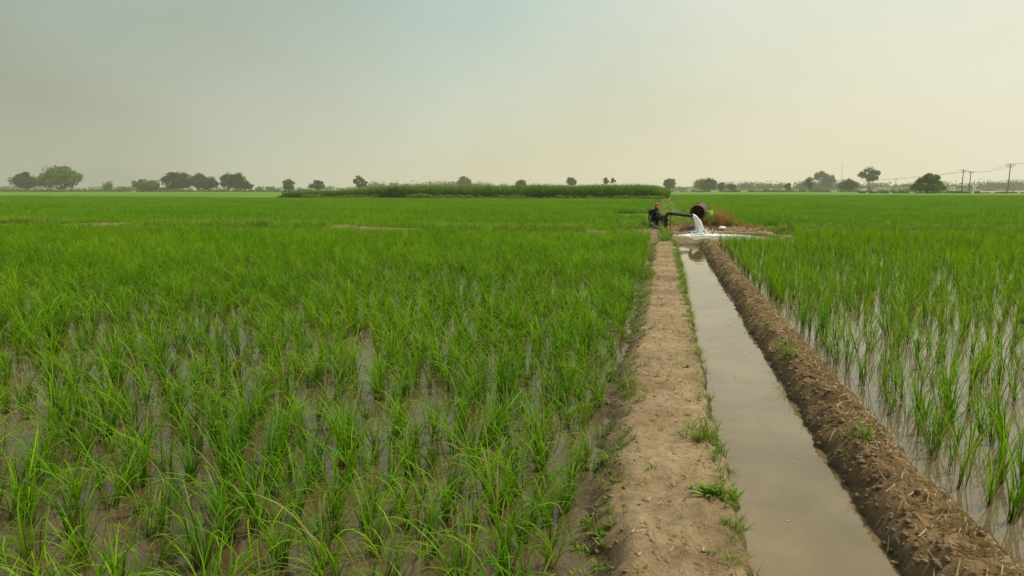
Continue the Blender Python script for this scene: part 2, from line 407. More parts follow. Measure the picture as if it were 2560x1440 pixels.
p = [(.30+random.gauss(0, .05), 3.4+random.gauss(0, .04)) for _ in range(6)] + [(-.25+random.gauss(0, .04), random.uniform(2.4, 4)) for _ in range(26)] + [(random.uniform(-.15, .3), random.uniform(2.4, 6)) for _ in range(8)]
s = np.concatenate([R.uniform(.4, .65, 6), R.uniform(.18, .42, 34)]); put('broadleaf_weed', p, s, c_leafy, 4)
# grass on cross bunds and around pump
p = []
for i in range(4200):
    x = random.uniform(-30, -1.3); y = random.gauss(24.2, .55)
    if float(fbm(x*.5, y*.8, 4, 60)) > .43: p.append((x, y))
for i in range(2600): p.append((random.uniform(4., 28), random.gauss(28.2, .5)))
for i in range(220): p.append((random.gauss(-1.4, .35), random.uniform(21, 29)))
for i in range(160): p.append((random.uniform(-.9, .1), random.gauss(28.8, .6)))
for i in range(200): p.append((random.uniform(.3, 4.3), random.gauss(28.9, .35)))
for i in range(90): p.append((random.gauss(.1, .1), random.uniform(20.5, 25)))
for i in range(1800): p.append((random.uniform(-1.7, 2.3), 29.5+75*random.random()**1.6))
p = np.array(p); put('bund_grass', p, R.uniform(.9, 2.1, len(p)), c_weed, 5)

# straw litter on the bund + clods
n = 8200
sx = np.where(R.uniform(0, 1, n) < .86, R.normal(1.34, .11, n), R.uniform(-.1, .35, n)); sy = 2+19*R.uniform(0, 1, n)**1.3
sz = H(sx, sy); az = R.uniform(0, 6.283, n); l = R.uniform(.02, .10, n)*np.where(sx < .6, .4, 1)
d = np.stack([np.cos(az), np.sin(az)], -1)*l[:, None]
x2 = sx+d[:, 0]; y2 = sy+d[:, 1]; z2 = H(x2, y2)
pr = np.stack([-np.sin(az), np.cos(az)], -1)*R.uniform(.0009, .0026, n)[:, None]
V = np.stack([np.stack([sx-pr[:, 0], sy-pr[:, 1], sz+.008], -1), np.stack([sx+pr[:, 0], sy+pr[:, 1], sz+.010], -1),
              np.stack([x2+pr[:, 0], y2+pr[:, 1], z2+.014+R.uniform(0, .02, n)], -1), np.stack([x2-pr[:, 0], y2-pr[:, 1], z2+.012], -1)], 1).reshape(-1, 3)
npobj('straw_litter', V, np.arange(4*n).reshape(-1, 4), [M_straw])
import bmesh
bm = bmesh.new(); bmesh.ops.create_icosphere(bm, subdivisions=2, radius=1)
iv = np.array([v.co[:] for v in bm.verts]); ifc = np.array([[v.index for v in f.verts] for f in bm.faces]); bm.free()
n = 3600
cx = np.concatenate([R.normal(1.08, .08, 1500), R.normal(1.4, .12, 700), R.normal(-.24, .08, 500), R.uniform(-.15, .35, 300), R.uniform(-.5, 4, 600)])
cy = np.concatenate([2+19*R.uniform(0, 1, 3000)**1.3, R.uniform(26.2, 29, 600)])
cs = R.uniform(.005, .02, n)*np.concatenate([np.full(2200, 1.), np.full(500, .8), np.full(300, .4), np.full(600, 2.6)])
cz = H(cx, cy)
ok = cz > .0
cx, cy, cs, cz = cx[ok], cy[ok], cs[ok], cz[ok]; n = len(cx)
jit = R.uniform(.65, 1.25, (n, len(iv), 1))*np.array([1, 1, .7])*R.uniform(.7, 1.3, (n, 1, 3))
V = iv[None]*jit*cs[:, None, None]+np.stack([cx, cy, cz], -1)[:, None]
F = (ifc[None]+(np.arange(n)*len(iv))[:, None, None]).reshape(-1, 3)
npobj('soil_clods', V.reshape(-1, 3), F, [M_clod])
# small floating flecks on the channel
n = 26
fx = R.uniform(.5, .95, n); fy = R.uniform(2.4, 12, n); fs = R.uniform(.003, .009, n)
V = iv[None]*fs[:, None, None]*np.array([1.6, 1., .2])+np.stack([fx, fy, np.full(n, .002)], -1)[:, None]
npobj('floating_debris', V.reshape(-1, 3), (ifc[None]+(np.arange(n)*len(iv))[:, None, None]).reshape(-1, 3), [M_straw])

# ------------------------------------------------------------ sugarcane block
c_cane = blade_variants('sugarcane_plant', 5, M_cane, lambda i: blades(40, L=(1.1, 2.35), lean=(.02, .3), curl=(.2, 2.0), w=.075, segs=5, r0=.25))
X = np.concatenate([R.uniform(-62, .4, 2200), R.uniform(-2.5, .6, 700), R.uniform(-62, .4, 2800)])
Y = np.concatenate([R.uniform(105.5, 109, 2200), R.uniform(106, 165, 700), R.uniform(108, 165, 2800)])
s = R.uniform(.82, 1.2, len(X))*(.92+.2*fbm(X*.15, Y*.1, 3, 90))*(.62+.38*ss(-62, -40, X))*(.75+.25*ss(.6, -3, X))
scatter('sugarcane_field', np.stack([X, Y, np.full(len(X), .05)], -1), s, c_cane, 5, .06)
def shrubv(i):
    m = 60; u = R.normal(0, 1, (m, 3)); u /= np.linalg.norm(u, axis=1)[:, None]; u *= R.uniform(.3, .6, (m, 1)); u[:, 2] = np.abs(u[:, 2])
    return blades(m*6, L=(.1, .3), lean=(.2, 1.6), curl=(.2, 1), w=.07, segs=2, r0=.05, origins=np.repeat(u, 6, 0), wprof=.2)
c_shr = blade_variants('field_shrub', 4, M_weed, shrubv)
X = R.uniform(-63, 0, 420); Y = R.normal(104.0, .8, 420)
s = R.uniform(.5, 1.2, 420)*(.35+1.0*fbm(X*.3, Y*0, 3, 91))
scatter('field_shrubs', np.stack([X, Y, np.full(len(X), .2)], -1), s, c_shr, 4, .1)
c_shr2 = blade_variants('dark_shrub', 3, M_tree, shrubv)
X = np.concatenate([R.normal(-42, .9, 12), R.normal(-60.5, 1., 7), R.uniform(-60, 0, 26)]); Y = R.normal(103.8, .3, 45)
scatter('dark_shrubs', np.stack([X, Y, np.full(45, .25)], -1), np.concatenate([R.uniform(1.3, 2.7, 12), R.uniform(1.2, 2., 7), R.uniform(.5, 1.2, 26)]), c_shr2, 3, .1)

# ------------------------------------------------------------ trees
def tube(pts, rad, sides=7):
    pts = np.asarray(pts, float); V = []; F = []
    for i, p in enumerate(pts):
        d = pts[min(i+1, len(pts)-1)]-pts[max(i-1, 0)]; d = d/(np.linalg.norm(d)+1e-9)
        u = np.cross(d, [.31, .95, .1]); u /= np.linalg.norm(u); v = np.cross(d, u)
        for k in range(sides):
            a = 2*math.pi*k/sides; V.append(p+rad[i]*(math.cos(a)*u+math.sin(a)*v))
    for i in range(len(pts)-1):
        for k in range(sides):
            a = i*sides+k; b = i*sides+(k+1) % sides; F.append((a, b, b+sides, a+sides))
    return np.array(V), np.array(F)
def join(parts):
    Vs = []; Fs = []; M = []; o = 0
    for V, F, mi in parts:
        Vs.append(V); Fs.append(F+o); M.append(np.full(len(F), mi)); o += len(V)
    return np.concatenate(Vs), np.concatenate(Fs), np.concatenate(M)
def leafquads(C, size, rng, flat=.0):
    n = len(C)
    nrm = rng.normal(0, 1, (n, 3)); nrm[:, 2] = np.abs(nrm[:, 2])+flat; nrm /= np.linalg.norm(nrm, axis=1)[:, None]
    a = np.cross(nrm, rng.normal(0, 1, (n, 3))); a /= np.linalg.norm(a, axis=1)[:, None]; b = np.cross(nrm, a)
    s = (size*rng.uniform(.6, 1.3, n))[:, None]
    V = np.stack([C-a*s*.5, C-b*s*.38, C+a*s*.5, C+b*s*.38], 1).reshape(-1, 3)
    return V, np.arange(4*n).reshape(-1, 4)
def tree(name, lat, fwd, w, h, mat=None, style='round', leaf=None, seed=0, dens=1.):
    rng = np.random.default_rng(seed+int(abs(lat)*7)+3)
    mat = mat or M_tree; parts = []
    x, y = W(lat, fwd)
    trunk = {'round': .12, 'dome': .10, 'tall': .38, 'column': .08, 'shrub': .02, 'twin': .35, 'airy': .14}[style]
    th = h*trunk; ch = h-th
    nb = int({'round': 32, 'dome': 44, 'tall': 24, 'column': 20, 'shrub': 18, 'twin': 16, 'airy': 26}[style]*dens)
    B = []
    while len(B) < nb:
        u = rng.uniform(-1, 1, 3)
        if np.dot(u, u) > 1 or (np.dot(u, u) < .2 and rng.uniform() < .6): continue
        if style == 'dome' : u[2] = abs(u[2])*1.0
        cz = th+ch*(.5+.40*u[2]) if style != 'dome' else th+ch*(.16+.68*u[2])
        if style == 'twin':
            sgn = 1 if rng.uniform() < .5 else -1
            cx = sgn*w*.27+u[0]*w*.14; cy = u[1]*w*.2
            cz = th+ch*(.55+.3*u[2])
        else:
            tp = 1-.30*max(0, u[2]) if style != 'column' else 1
            cx = u[0]*w*.42*tp; cy = u[1]*w*.42*tp
        B.append((cx, cy, cz))
    B = np.array(B)
    br = {'round': .17, 'dome': .12, 'tall': .17, 'column': .28, 'shrub': .2, 'twin': .14, 'airy': .13}[style]*w
    # trunk and limbs
    tr = .022*h+.06*(style == 'dome')*h*.3
    lean = rng.normal(0, .03*h, 2)
    top = np.array([lean[0], lean[1], th+ch*.45])
    V, F = tube([(0, 0, -.3), (lean[0]*.3, lean[1]*.3, th*.6), (lean[0]*.7, lean[1]*.7, th+ch*.1), top], [tr*1.3, tr, tr*.8, tr*.3]); parts.append((V, F, 0))
    for b in B[::2]:
        s0 = np.array([lean[0]*.6, lean[1]*.6, th*rng.uniform(.75, 1.3)]); mid = (s0+b)/2+np.array([0, 0, -.04*h])
        V, F = tube([s0, mid, b], [tr*.5, tr*.3, tr*.08], 5); parts.append((V, F, 0))
    leaf = leaf or min(.95, max(.4, w*.062))
    per = int((150 if style != 'dome' else 230)*dens)
    for b in B:
        r = br*rng.uniform(.65, 1.35)
        u = rng.normal(0, 1, (per, 3)); u /= np.linalg.norm(u, axis=1)[:, None]
        u *= (rng.uniform(.15, 1.1, (per, 1))**.6)*r; u[:, 2] *= .75
        V, F = leafquads(b+u, leaf, rng, .3); parts.append((V, F, 1))
    V, F, M = join(parts)
    o = npobj(name, V, F, [M_bark, mat], matidx=M, smooth=False)
    o.location = (x, y, .35)
    return o
T = [(-274, 390, 15, 11.3, 'round', 0), (-254, 390, 28, 15.4, 'dome', 1), (-228, 390, 6.5, 6, 'shrub', 1), (-210, 390, 10, 8.4, 'airy', 1), (-206, 392, 9, 5.4, 'shrub', 1), (-200, 385, 7.5, 7, 'round', 1),
     (-189, 390, 16, 11.8, 'round', 0), (-181, 398, 11, 11, 'round', 0), (-172, 390, 12, 8.8, 'round', 0), (-161, 392, 10.5, 10.8, 'round', 0), (-155, 390, 9, 11, 'round', 0), (-149, 385, 8.5, 7, 'round', 0),
     (-126, 390, 8.5, 7, 'round', 0), (-110, 390, 9.5, 7.2, 'airy', 0), (-86, 390, 9.5, 9.3, 'airy', 0), (-41, 600, 14, 12.5, 'round', 0), (6, 450, 8.5, 8, 'round', 0), (39, 450, 8.5, 9.6, 'tall', 0),
     (63.5, 450, 8.5, 9.7, 'twin', 0), (103, 450, 9.5, 9.3, 'round', 0), (128, 450, 11.5, 8.3, 'round', 0), (137, 450, 6.5, 5.8, 'round', 0), (143, 450, 6, 5.8, 'round', 0), (168, 600, 22, 10, 'round', 0),
     (160, 400, 5.5, 5.4, 'airy', 0), (172, 400, 5, 9, 'column', 0), (290, 650, 14, 19, 'tall', 2), (300, 655, 14, 17.5, 'round', 2), (195, 400, 11.5, 7.2, 'round', 0), (207, 400, 11, 14.4, 'tall', 0), (129.5, 215, 9.9, 7.0, 'dome', 1)]
for i, (la, fw, w, h, st, mi) in enumerate(T):
    tree('broadleaf_tree', la, fw, w, h, (M_tree, M_treel, M_tree)[mi], st, seed=i)
# distant tree mass
def mass(name, specs, mat, leaf):
    P = []
    for la, fw, w, h in specs:
        k = 150; u = R.normal(0, 1, (k, 3)); u /= np.linalg.norm(u, axis=1)[:, None]; u *= R.uniform(.1, 1.05, (k, 1))
        x, y = W(la, fw)
        P.append(np.stack([x+u[:, 0]*w*.5, y+u[:, 1]*w*.5, .3+h*.5+u[:, 2]*h*.5], -1))
    P = np.concatenate(P); V, F = leafquads(P, leaf, R)
    npobj(name, V, F, [mat], smooth=False)
sp = []
def band(x0, x1, n, h0, h1, D):
    for i in range(n):
        x = random.uniform(x0, x1); d = D*random.uniform(.92, 1.1); k = d/1724
        h = random.uniform(h0, h1)*k+.8; sp.append(((x-1280)*k, d, h*random.uniform(1.1, 2.2), h))
band(-60, 2640, 330, 5, 11, 1150)
band(0, 60, 6, 8, 14, 900); band(300, 345, 8, 6, 10, 700); band(640, 700, 7, 5, 9, 700); band(915, 1260, 50, 12, 25, 850); band(1090, 1220, 12, 14, 29, 850)
band(1280, 1400, 12, 8, 15, 850); band(1500, 1600, 9, 8, 16, 850); band(1690, 1760, 10, 5, 8, 850); band(1780, 1960, 40, 12, 24, 850)
band(1990, 2110, 24, 14, 26, 750); band(2130, 2300, 24, 12, 22, 800); band(2300, 2640, 56, 14, 28, 850)
mass('distant_trees', sp, M_far, 1.6)
sp = []
for i in range(240):
    la = random.uniform(-330, -115); sp.append((la, random.uniform(372, 400), random.uniform(2, 6), random.uniform(.6, 1.8)))
for i in range(110):
    sp.append((random.uniform(90, 270), random.uniform(330, 390), random.uniform(2, 6), random.uniform(.5, 1.6)))
for i in range(60):
    sp.append((random.uniform(118, 190), random.uniform(225, 240), random.uniform(1, 4), random.uniform(.3, .8)))
mass('hedge', sp, M_treel, .6)

# ------------------------------------------------------------ primitives
def bevelled(bm, off, seg=2):
    if off > 0: bmesh.ops.bevel(bm, geom=bm.edges[:], offset=off, segments=seg, affect='EDGES', profile=.6)
def box(name, size, loc, mat, rot=(0, 0, 0), bev=.01, parent=None):
    bm = bmesh.new(); bmesh.ops.create_cube(bm, size=1)
    for v in bm.verts: v.co = Vector((v.co.x*size[0], v.co.y*size[1], v.co.z*size[2]))
    bevelled(bm, bev); me = bpy.data.meshes.new(name); bm.to_mesh(me); bm.free(); me.materials.append(mat)
    o = link(bpy.data.objects.new(name, me), parent); o.location = loc; o.rotation_euler = rot; return o
def cyl(name, r, h, loc, mat, rot=(0, 0, 0), r2=None, seg=28, bev=.004, parent=None):
    bm = bmesh.new(); bmesh.ops.create_cone(bm, cap_ends=True, segments=seg, radius1=r, radius2=r if r2 is None else r2, depth=h)
    if bev:
        ed = [e for e in bm.edges if len(e.link_faces) == 2 and any(len(f.verts) > 4 for f in e.link_faces)]
        bmesh.ops.bevel(bm, geom=ed, offset=bev, segments=2, affect='EDGES')
    me = bpy.data.meshes.new(name); bm.to_mesh(me); bm.free(); me.materials.append(mat)
    for p_ in me.polygons: p_.use_smooth = len(p_.vertices) == 4
    o = link(bpy.data.objects.new(name, me), parent); o.location = loc; o.rotation_euler = rot; return o
def pipe(name, pts, r, mat, parent=None, sides=20):
    V, F = tube(pts, [r]*len(pts) if not hasattr(r, '__len__') else r, sides)
    return npobj(name, V, F, [mat], parent=parent)
def empty(name, loc, rotz=0):
    e = link(bpy.data.objects.new(name, None)); e.location = loc; e.rotation_euler[2] = rotz; e.empty_display_size = .2; return e

M_iron = plain('dark_iron', (.022, .02, .018), .5, .4, 12, .5, .3)
M_rust = plain('rusty_steel', (.12, .07, .042), .75, .2, 7, .5, .4)
M_drumi = plain('drum_inside', (.16, .105, .068), .85, 0, 7, .5, .3)
M_hole = plain('dark_bore', (.01, .01, .01), .85, 0, 7, .4, .3)
M_grn = plain('green_tarp', (.17, .36, .03), .7, 0, 5, .4, .3)
M_red = plain('red_paint', (.6, .02, .015), .4, 0, 8, .2, .1)
M_wood = plain('old_wood', (.13, .085, .05), .9, 0, 9, .4, .5)
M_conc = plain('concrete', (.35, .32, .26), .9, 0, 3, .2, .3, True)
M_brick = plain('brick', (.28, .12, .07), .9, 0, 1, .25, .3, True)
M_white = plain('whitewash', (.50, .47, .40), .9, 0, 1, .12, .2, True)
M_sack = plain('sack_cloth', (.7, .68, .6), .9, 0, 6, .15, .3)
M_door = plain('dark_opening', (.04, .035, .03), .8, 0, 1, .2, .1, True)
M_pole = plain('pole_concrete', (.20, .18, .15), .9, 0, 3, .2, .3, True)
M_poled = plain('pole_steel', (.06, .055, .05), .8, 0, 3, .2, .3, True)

# ------------------------------------------------------------ discharge pipe (local x = along pipe to the right)
E = empty('discharge_pipe', (.10, 25.95, 0), YAW-.06)
arc = [(.0+.14*(1-math.cos(t)), 0, .62+.13*math.sin(t)) for t in np.linspace(0, math.pi/2, 8)]
pipe('riser', [(0, 0, -.1), (0, 0, .3), (0, 0, .60)]+arc[1:]+[(.5, 0, .715), (.97, -.02, .66)], .06, M_iron, E)
cyl('flange', .085, .03, (0, 0, .16), M_iron, parent=E); cyl('flange_2', .085, .03, (0, 0, .55), M_iron, parent=E)
cyl('flange_3', .082, .03, (.2, 0, .744), M_iron, (0, math.radians(94), 0), parent=E)
cyl('outlet_rim', .07, .04, (.965, -.02, .66), M_iron, (0, math.radians(96), 0), parent=E)
cyl('mouth', .05, .012, (.99, -.02, .658), M_hole, (0, math.radians(96), 0), bev=0, parent=E)
pipe('brace', [(.18, .0, -.05), (.17, 0, .7)], .014, M_rust, E, 8)
pipe('feed_pipe', [(0, .0, .12), (-.1, .4, .14), (-.25, 1.0, .2), (-.3, 1.6, .3), (-.28, 1.9, .3)], .05, M_rust, E)

# water jet
M_jet, nt, ns, lk = newmat('falling_water')
g = nt.nodes.new('ShaderNodeNewGeometry')
mp = N(nt, 'ShaderNodeMapping'); mp.inputs['Scale'].default_value = (26, 26, 5); lk.new(g.outputs['Position'], mp.inputs[0])
f = noise(nt, 1., 5, .7, mp.outputs[0])
p_ = N(nt, 'ShaderNodeBsdfPrincipled'); p_.inputs['Roughness'].default_value = .25; p_.inputs['IOR'].default_value = 1.33
lk.new(ramp(nt, f, [(.3, (.62, .66, .68)), (.5, (.88, .89, .9)), (.7, (.97, .97, .97))]), p_.inputs['Base Color'])
b_ = N(nt, 'ShaderNodeBump'); b_.inputs['Strength'].default_value = .6; b_.inputs['Distance'].default_value = .03
lk.new(f, b_.inputs['Height']); lk.new(b_.outputs[0], p_.inputs['Normal']); finish(nt, p_.outputs[0], False)
E2 = empty('falling_water', E.location, E.rotation_euler[2])
parts = []
for k in range(84):
    core = k < 30
    v0 = random.uniform(.45, 1.08) if core else random.uniform(.35, 1.35)
    sy = random.gauss(0, .028); sv = random.gauss(-.16, .12)
    z0 = .655+random.uniform(-.04, .035); T_ = math.sqrt(2*z0/9.8)
    pts = []; rr = []
    for s in np.linspace(0, 1, 12):
        t = T_*s; pts.append((.97+v0*t*1.05, -.02+sy+sv*t, z0-4.9*t*t+.0)); rr.append((.034 if core else .011)*(1+.35*math.sin(s*9+k))*(1.1-.0*s))
    V, F = tube(pts, rr, 7); parts.append((V, F, 0))
V, F, M = join(parts); npobj('jet', V, F, [M_jet], parent=E2)
# splash drops and foam on the pool
n = 1100
r_ = np.abs(R.normal(0, .24, n)); a_ = R.uniform(0, 6.283, n)
dx = 1.26+r_*np.cos(a_)*1.3; dy = -.10+r_*np.sin(a_)
dz = .01+np.abs(R.normal(0, .11, n))*np.exp(-r_*2.2); ds = R.uniform(.005, .022, n)
V = iv[None]*ds[:, None, None]+np.stack([dx, dy, dz], -1)[:, None]
npobj('splash', V.reshape(-1, 3), (ifc[None]+(np.arange(n)*len(iv))[:, None, None]).reshape(-1, 3), [M_jet], parent=E2)
n = 3000
fx = 1.2+R.normal(.05, .48, n); fx = np.where(R.uniform(0, 1, n) < .35, R.uniform(.45, 3.1, n), fx)
fy = -.5+R.normal(0, .4, n)*(.5+.5*np.abs(fx-1.2)); fs = R.uniform(.01, .06, n)*np.exp(-np.abs(fx-1.25)*.42)
fy = np.minimum(fy, .3)
V = iv[None]*fs[:, None, None]*np.array([1.7, 1., .22])+np.stack([fx, fy, np.full(n, .008)], -1)[:, None]
npobj('foam', V.reshape(-1, 3), (ifc[None]+(np.arange(n)*len(iv))[:, None, None]).reshape(-1, 3), [M_jet], parent=E2)

# ------------------------------------------------------------ steel drum
E3 = empty('steel_drum', (1.24, 26.45, .76), 0)
E3.rotation_euler = (math.radians(10), math.radians(0), math.radians(-14))
ang = np.linspace(0, 2*math.pi, 41)[:-1]
prof = [(.0, .262), (.0, .290), (.02, .292), (.2, .272), (.21, .28), (.23, .28), (.24, .272), (.42, .272), (.43, .28), (.45, .28), (.46, .272), (.62, .272), (.63, .284), (.65, .28), (.65, .02)]
def lathe(prof, closed=False):
    V = []; F = []
    for (yy, rr) in prof:
        for a in ang: V.append((rr*math.cos(a), yy, rr*math.sin(a)))
    m = len(ang)
    for i in range(len(prof)-1):
        for k in range(m): F.append((i*m+k, i*m+(k+1) % m, (i+1)*m+(k+1) % m, (i+1)*m+k))
    return V, F
V, F = lathe(prof); npobj('shell', V, F, [M_rust], parent=E3)
V, F = lathe([(.002, .262), (.60, .258), (.62, .01)]); npobj('inside', V, F, [M_drumi], parent=E3)
pipe('prop_post', [(-.12, .3, -.24), (-.14, .3, -.75)], .03, M_wood, E3, 8)
pipe('prop_post_2', [(.14, .3, -.24), (.17, .3, -.75)], .03, M_wood, E3, 8)
# green cloth bundle behind drum
bm = bmesh.new(); bmesh.ops.create_icosphere(bm, subdivisions=4, radius=1)
for v in bm.verts:
    c = v.co; k = 1+.7*(float(fbm(c.x*2+5, c.y*2+c.z*1.7, 3, 7))-.5); v.co = Vector((c.x*.17*k, c.y*.22*k, c.z*.15*k))
me = bpy.data.meshes.new('green_cloth'); bm.to_mesh(me); bm.free(); me.materials.append(M_grn)
for q in me.polygons: q.use_smooth = True
o = link(bpy.data.objects.new('green_cloth', me)); o.location = (1.66, 26.7, .70)
# white sack
bm = bmesh.new(); bmesh.ops.create_icosphere(bm, subdivisions=4, radius=1)
for v in bm.verts:
    c = v.co; k = 1+.5*(float(fbm(c.x*2+15, c.y*2+c.z*1.7, 3, 8))-.5); v.co = Vector((c.x*.15*k, c.y*.11*k, max(-.03, c.z*.08*k)))
me = bpy.data.meshes.new('white_sack'); bm.to_mesh(me); bm.free(); me.materials.append(M_sack)
for q in me.polygons: q.use_smooth = True
o = link(bpy.data.objects.new('white_sack', me)); o.location = (2.15, 26.5, float(H(2.15, 26.5))+.05)

# dry bush
c_dry = blade_variants('dry_bush_stalk', 3, M_dry, lambda i: blades(46, L=(.35, .9), lean=(.05, .75), curl=(.0, .9), w=.009, segs=4, r0=.1))
X = R.normal(2.05, .36, 26); Y = R.normal(27.4, .2, 26)
scatter('dry_bush', np.stack([X, Y, H(X, Y)-.02], -1), R.uniform(.55, 1.15, 26), c_dry, 3, .2)
X = R.uniform(.3, 3.9, 70); Y = R.normal(27.6, .5, 70)
scatter('dry_grass', np.stack([X, Y, H(X, Y)-.02], -1), R.uniform(.2, .42, 70), c_dry, 3, .2)

# ------------------------------------------------------------ diesel engine pump
zg = .14
E4 = empty('diesel_engine_pump', (-.33, 28.1, zg), YAW); E4.scale = (1.08, 1.08, 1.16)
for i, yy in enumerate((-.16, .16)): box('skid_beam_%d' % (i+1), (1.15, .09, .09), (-.02, yy, .045), M_wood, bev=.008, parent=E4)
box('cross_beam', (.08, .5, .06), (-.42, 0, .12), M_wood, parent=E4); box('cross_beam_2', (.08, .5, .06), (.36, 0, .12), M_wood, parent=E4)
box('crankcase', (.26, .26, .26), (.0, 0, .25), M_iron, bev=.03, parent=E4)
box('sump', (.3, .22, .1), (0, 0, .13), M_iron, bev=.02, parent=E4)
cyl('cylinder_barrel', .085, .2, (.0, 0, .47), M_iron, parent=E4)
for i in range(6): cyl('cooling_fin_%d' % (i+1), .115, .012, (0, 0, .40+.028*i), M_iron, parent=E4, bev=.002)
box('cylinder_head', (.2, .17, .06), (0, 0, .585), M_iron, bev=.012, parent=E4)
box('fuel_tank', (.16, .2, .17), (-.15, .02, .5), M_iron, bev=.03, parent=E4)
cyl('filler_neck', .02, .05, (-.14, .02, .6), M_iron, parent=E4)
cyl('air_filter', .062, .12, (.05, .0, .67), M_red, parent=E4, bev=.012); cyl('filter_cap', .062, .10, (.05, 0, .775), M_red, r2=.02, parent=E4, bev=.006)
# flywheel, spoked
def wheel(name, R0, loc, par, rot=(0, 0, 0)):
    e = link(bpy.data.objects.new(name, None), par); e.location = loc; e.rotation_euler = rot
    V = []; F = []; m = 36; k = 8
    for i in range(m):
        A = 2*math.pi*i/m
        for j in range(k):
            B_ = 2*math.pi*j/k; r = R0+.022*math.cos(B_); V.append((r*math.cos(A), .03*math.sin(B_), r*math.sin(A)))
    for i in range(m):
        for j in range(k): F.append((i*k+j, ((i+1) % m)*k+j, ((i+1) % m)*k+(j+1) % k, i*k+(j+1) % k))
    npobj('rim', V, F, [M_iron], parent=e)
    cyl('hub', .035, .09, (0, 0, 0), M_iron, (math.pi/2, 0, 0), parent=e)
    for i in range(5):
        A = 2*math.pi*i/5; pipe('spoke_%d' % (i+1), [(0, 0, 0), (R0*math.cos(A), 0, R0*math.sin(A))], .014, M_iron, e, 6)
wheel('flywheel', .2, (.02, -.2, .3), E4); wheel('flywheel_2', .2, (.02, .2, .3), E4)
pipe('exhaust', [(.05, .08, .6), (.16, .1, .62), (.18, .1, .5), (.2, .1, .36)], .02, M_rust, E4, 10)
cyl('muffler', .045, .16, (.2, .1, .3), M_rust, parent=E4)
cyl('pump_volute', .13, .1, (.32, 0, .28), M_rust, (math.pi/2, 0, 0), parent=E4); cyl('pump_nozzle', .055, .2, (.42, 0, .25), M_rust, (0, math.pi/2, 0), parent=E4)
cyl('drive_shaft', .02, .3, (.2, 0, .28), M_iron, (0, math.pi/2, 0), parent=E4)
pipe('crank_handle', [(-.13, -.22, .3), (-.2, -.24, .38), (-.27, -.24, .36), (-.27, -.32, .36)], .012, M_rust, E4, 8)
pipe('lever', [(-.3, 0, .1), (-.42, 0, .28), (-.5, 0, .12)], .012, M_rust, E4, 8)

# ------------------------------------------------------------ poles
def pole(lat, fwd, h, arms, mat, rot=0.):
    x, y = W(lat, fwd); e = empty('utility_pole', (x, y, .3), YAW+rot)
    pipe('post', [(0, 0, -.5), (0, 0, h*.5), (0, 0, h)], [.19, .16, .12], mat, e, 10)
    for i, (z, w) in enumerate(arms):
        box('crossarm_%d' % (i+1), (w, .12, .12), (0, -.14, z), mat, bev=.01, parent=e)
        for k, xx in enumerate((-w*.46, 0, w*.46)): cyl('insulator_%d_%d' % (i+1, k+1), .07, .28, (xx, -.14, z+.2), M_poled, r2=.04, seg=10, parent=e)
    pipe('brace_1', [(0, -.14, h*.84), (-.8, -.14, arms[0][0])], .03, mat, e, 6); pipe('brace_2', [(0, -.14, h*.84), (.8, -.14, arms[0][0])], .03, mat, e, 6)
    return np.array([x, y, .3+h])
A = pole(154.6, 215, 9.3, [(8.9, 3.0), (8.3, 2.2)], M_pole); B_ = pole(163, 250, 8.6, [(8.2, 2.2)], M_poled); C_ = pole(179, 270, 8.4, [(8.0, 2.4)], M_poled)
D_ = pole(250, 450, 8.5, [(8.1, 2.2)], M_poled); D2 = pole(236, 560, 8.5, [(8.1, 2.2)], M_poled)
wires = []
def wire(p, q, sag):
    pts = [p*(1-s)+q*s-np.array([0, 0, 4*sag*s*(1-s)]) for s in np.linspace(0, 1, 14)]
    V, F = tube(pts, [.022]*14, 5); wires.append((V, F, 0))
xe, ye = W(240, 160)
for o_ in (-1.3, 0, 1.3):
    off = np.array([o_*CY, o_*SY, 0])
    wire(A+off, np.array([xe, ye, 9.6])+off, 1.); wire(A+off, C_+off*.8, 1.2); wire(C_+off*.8, D2+off*.6, 2.)
wire(B_, C_, .6); wire(B_, D_, 1.5)
V, F, M = join(wires); npobj('power_lines', V, F, [M_poled])
x, y = W(286, 600); e = empty('radio_mast', (x, y, .3))
pipe('mast', [(0, 0, -.5), (0, 0, 12), (0, 0, 24)], [.16, .12, .07], M_pole, e, 8)
for i in range(5): box('rung_%d' % (i+1), (.6, .06, .06), (0, 0, 4+4*i), M_pole, parent=e)

# ------------------------------------------------------------ far farm buildings
def building(name, lat, fwd, w, d, h, mat):
    x, y = W(lat, fwd); e = empty(name, (x, y, .3), YAW)
    box('walls', (w, d, h), (0, 0, h/2), mat, bev=.02, parent=e); box('roof', (w+.5, d+.5, .18), (0, 0, h+.10), M_conc, bev=.02, parent=e)
    box('door', (1., .06, 2.), (-w*.2, -d/2-.01, 1.), M_door, bev=0, parent=e)
    for i, xx in enumerate((w*.12, w*.34)): box('window_%d' % (i+1), (.9, .06, .9), (xx, -d/2-.01, 1.6), M_door, bev=0, parent=e)
building('brick_shed', -199, 396, 7, 4, 2.3, M_brick)
building('farm_house', 186, 700, 16, 8, 4, M_white); building('farm_house', 242, 430, 9, 5, 3, M_white)
building('farm_house', 262, 460, 7, 5, 3.2, M_brick); building('farm_house', -372, 620, 14, 7, 3.6, M_white); building('farm_house', 345, 640, 15, 6, 4, M_white)
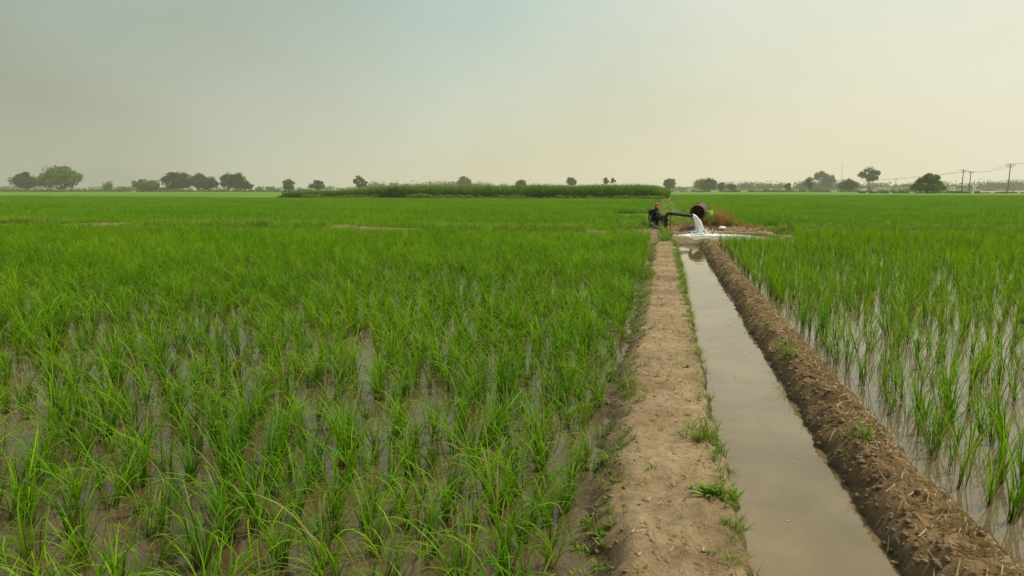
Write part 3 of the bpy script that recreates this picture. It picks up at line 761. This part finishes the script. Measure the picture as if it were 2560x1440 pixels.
# sandy road embankment on the right
n = 80; V = []; F = []
for i in range(n):
    la = 158+i*3.; fw_ = 262+ (i*.25)
    for j, (dd, hh) in enumerate(((0, .25), (1.5, .95), (5, 1.05), (7, .3))):
        x, y = W(la, fw_+dd); V.append((x, y, hh*ss(0, 8, i)+.25*float(vn(i*.7, j, 3))))
for i in range(n-1):
    for j in range(3): F.append((i*4+j, (i+1)*4+j, (i+1)*4+j+1, i*4+j+1))
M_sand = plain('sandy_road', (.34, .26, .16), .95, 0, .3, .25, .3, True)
npobj('dirt_road', V, F, [M_sand])

# ------------------------------------------------------------ world, sun, camera
wd = bpy.data.worlds.new('World'); SC.world = wd; wd.use_nodes = True
nt = wd.node_tree; nt.nodes.clear()
SUN_EL, SUN_AZ = math.radians(56), math.radians(62)   # azimuth clockwise from +Y
sky = N(nt, 'ShaderNodeTexSky'); sky.sky_type = 'NISHITA'; sky.sun_disc = False; sky.sun_elevation = SUN_EL; sky.sun_rotation = SUN_AZ
sky.air_density = 1.2; sky.dust_density = 6.; sky.ozone_density = 1.
tc = nt.nodes.new('ShaderNodeTexCoord'); D = tc.outputs['Generated']
def dot(v):
    m = N(nt, 'ShaderNodeVectorMath', operation='DOT_PRODUCT'); nt.links.new(D, m.inputs[0]); m.inputs[1].default_value = v; return m.outputs['Value']
rt = dot((CY, SY, 0)); up = dot((0, 0, 1))
mpw = N(nt, 'ShaderNodeMapping'); mpw.inputs['Scale'].default_value = (1, 1, 2.2); nt.links.new(D, mpw.inputs[0])
cn = noise(nt, 2.6, 4, .5, mpw.outputs[0])
h1 = math_(nt, 'ADD', math_(nt, 'ADD', math_(nt, 'MULTIPLY', rt, .78), .53), math_(nt, 'MULTIPLY', math_(nt, 'SUBTRACT', cn, .5), .45), True)
hor = ramp(nt, h1, [(0, (.40, .41, .29)), (.25, (.575, .58, .425)), (.55, (.73, .70, .485)), (.85, (.83, .785, .555)), (1, (.85, .81, .59))])
upc = ramp(nt, h1, [(0, (.34, .40, .32)), (.3, (.42, .52, .465)), (.5, (.50, .63, .57)), (.75, (.75, .78, .65)), (1, (.83, .84, .70))])
uf = ramp(nt, math_(nt, 'ADD', up, math_(nt, 'MULTIPLY', math_(nt, 'SUBTRACT', cn, .5), .16)), [(.03, (0, 0, 0)), (.27, (1, 1, 1))])
haze = mixc(nt, uf, hor, upc)
hz10 = mixc(nt, 1., haze, (10, 10, 10), 'MULTIPLY')
col = mixc(nt, .92, sky.outputs[0], hz10)
bg = N(nt, 'ShaderNodeBackground'); bg.inputs[1].default_value = .1; nt.links.new(col, bg.inputs[0])
wo = nt.nodes.new('ShaderNodeOutputWorld'); nt.links.new(bg.outputs[0], wo.inputs[0])

sd = bpy.data.lights.new('sun', 'SUN'); sd.energy = 3.5; sd.angle = math.radians(6); sd.color = (1, .95, .83)
so = link(bpy.data.objects.new('sun', sd))
dirv = Vector((math.sin(SUN_AZ)*math.cos(SUN_EL), math.cos(SUN_AZ)*math.cos(SUN_EL), math.sin(SUN_EL)))
so.rotation_euler = dirv.to_track_quat('Z', 'Y').to_euler()

cd = bpy.data.cameras.new('camera'); cd.lens = 24; cd.sensor_width = 36; cd.clip_end = 20000; cd.clip_start = .05
co = link(bpy.data.objects.new('camera', cd)); co.location = (0, 0, 1.62); co.rotation_euler = (math.radians(90-8.2), 0, YAW)
SC.camera = co
SC.view_settings.view_transform = 'Standard'; SC.view_settings.look = 'None'; SC.view_settings.exposure = 0
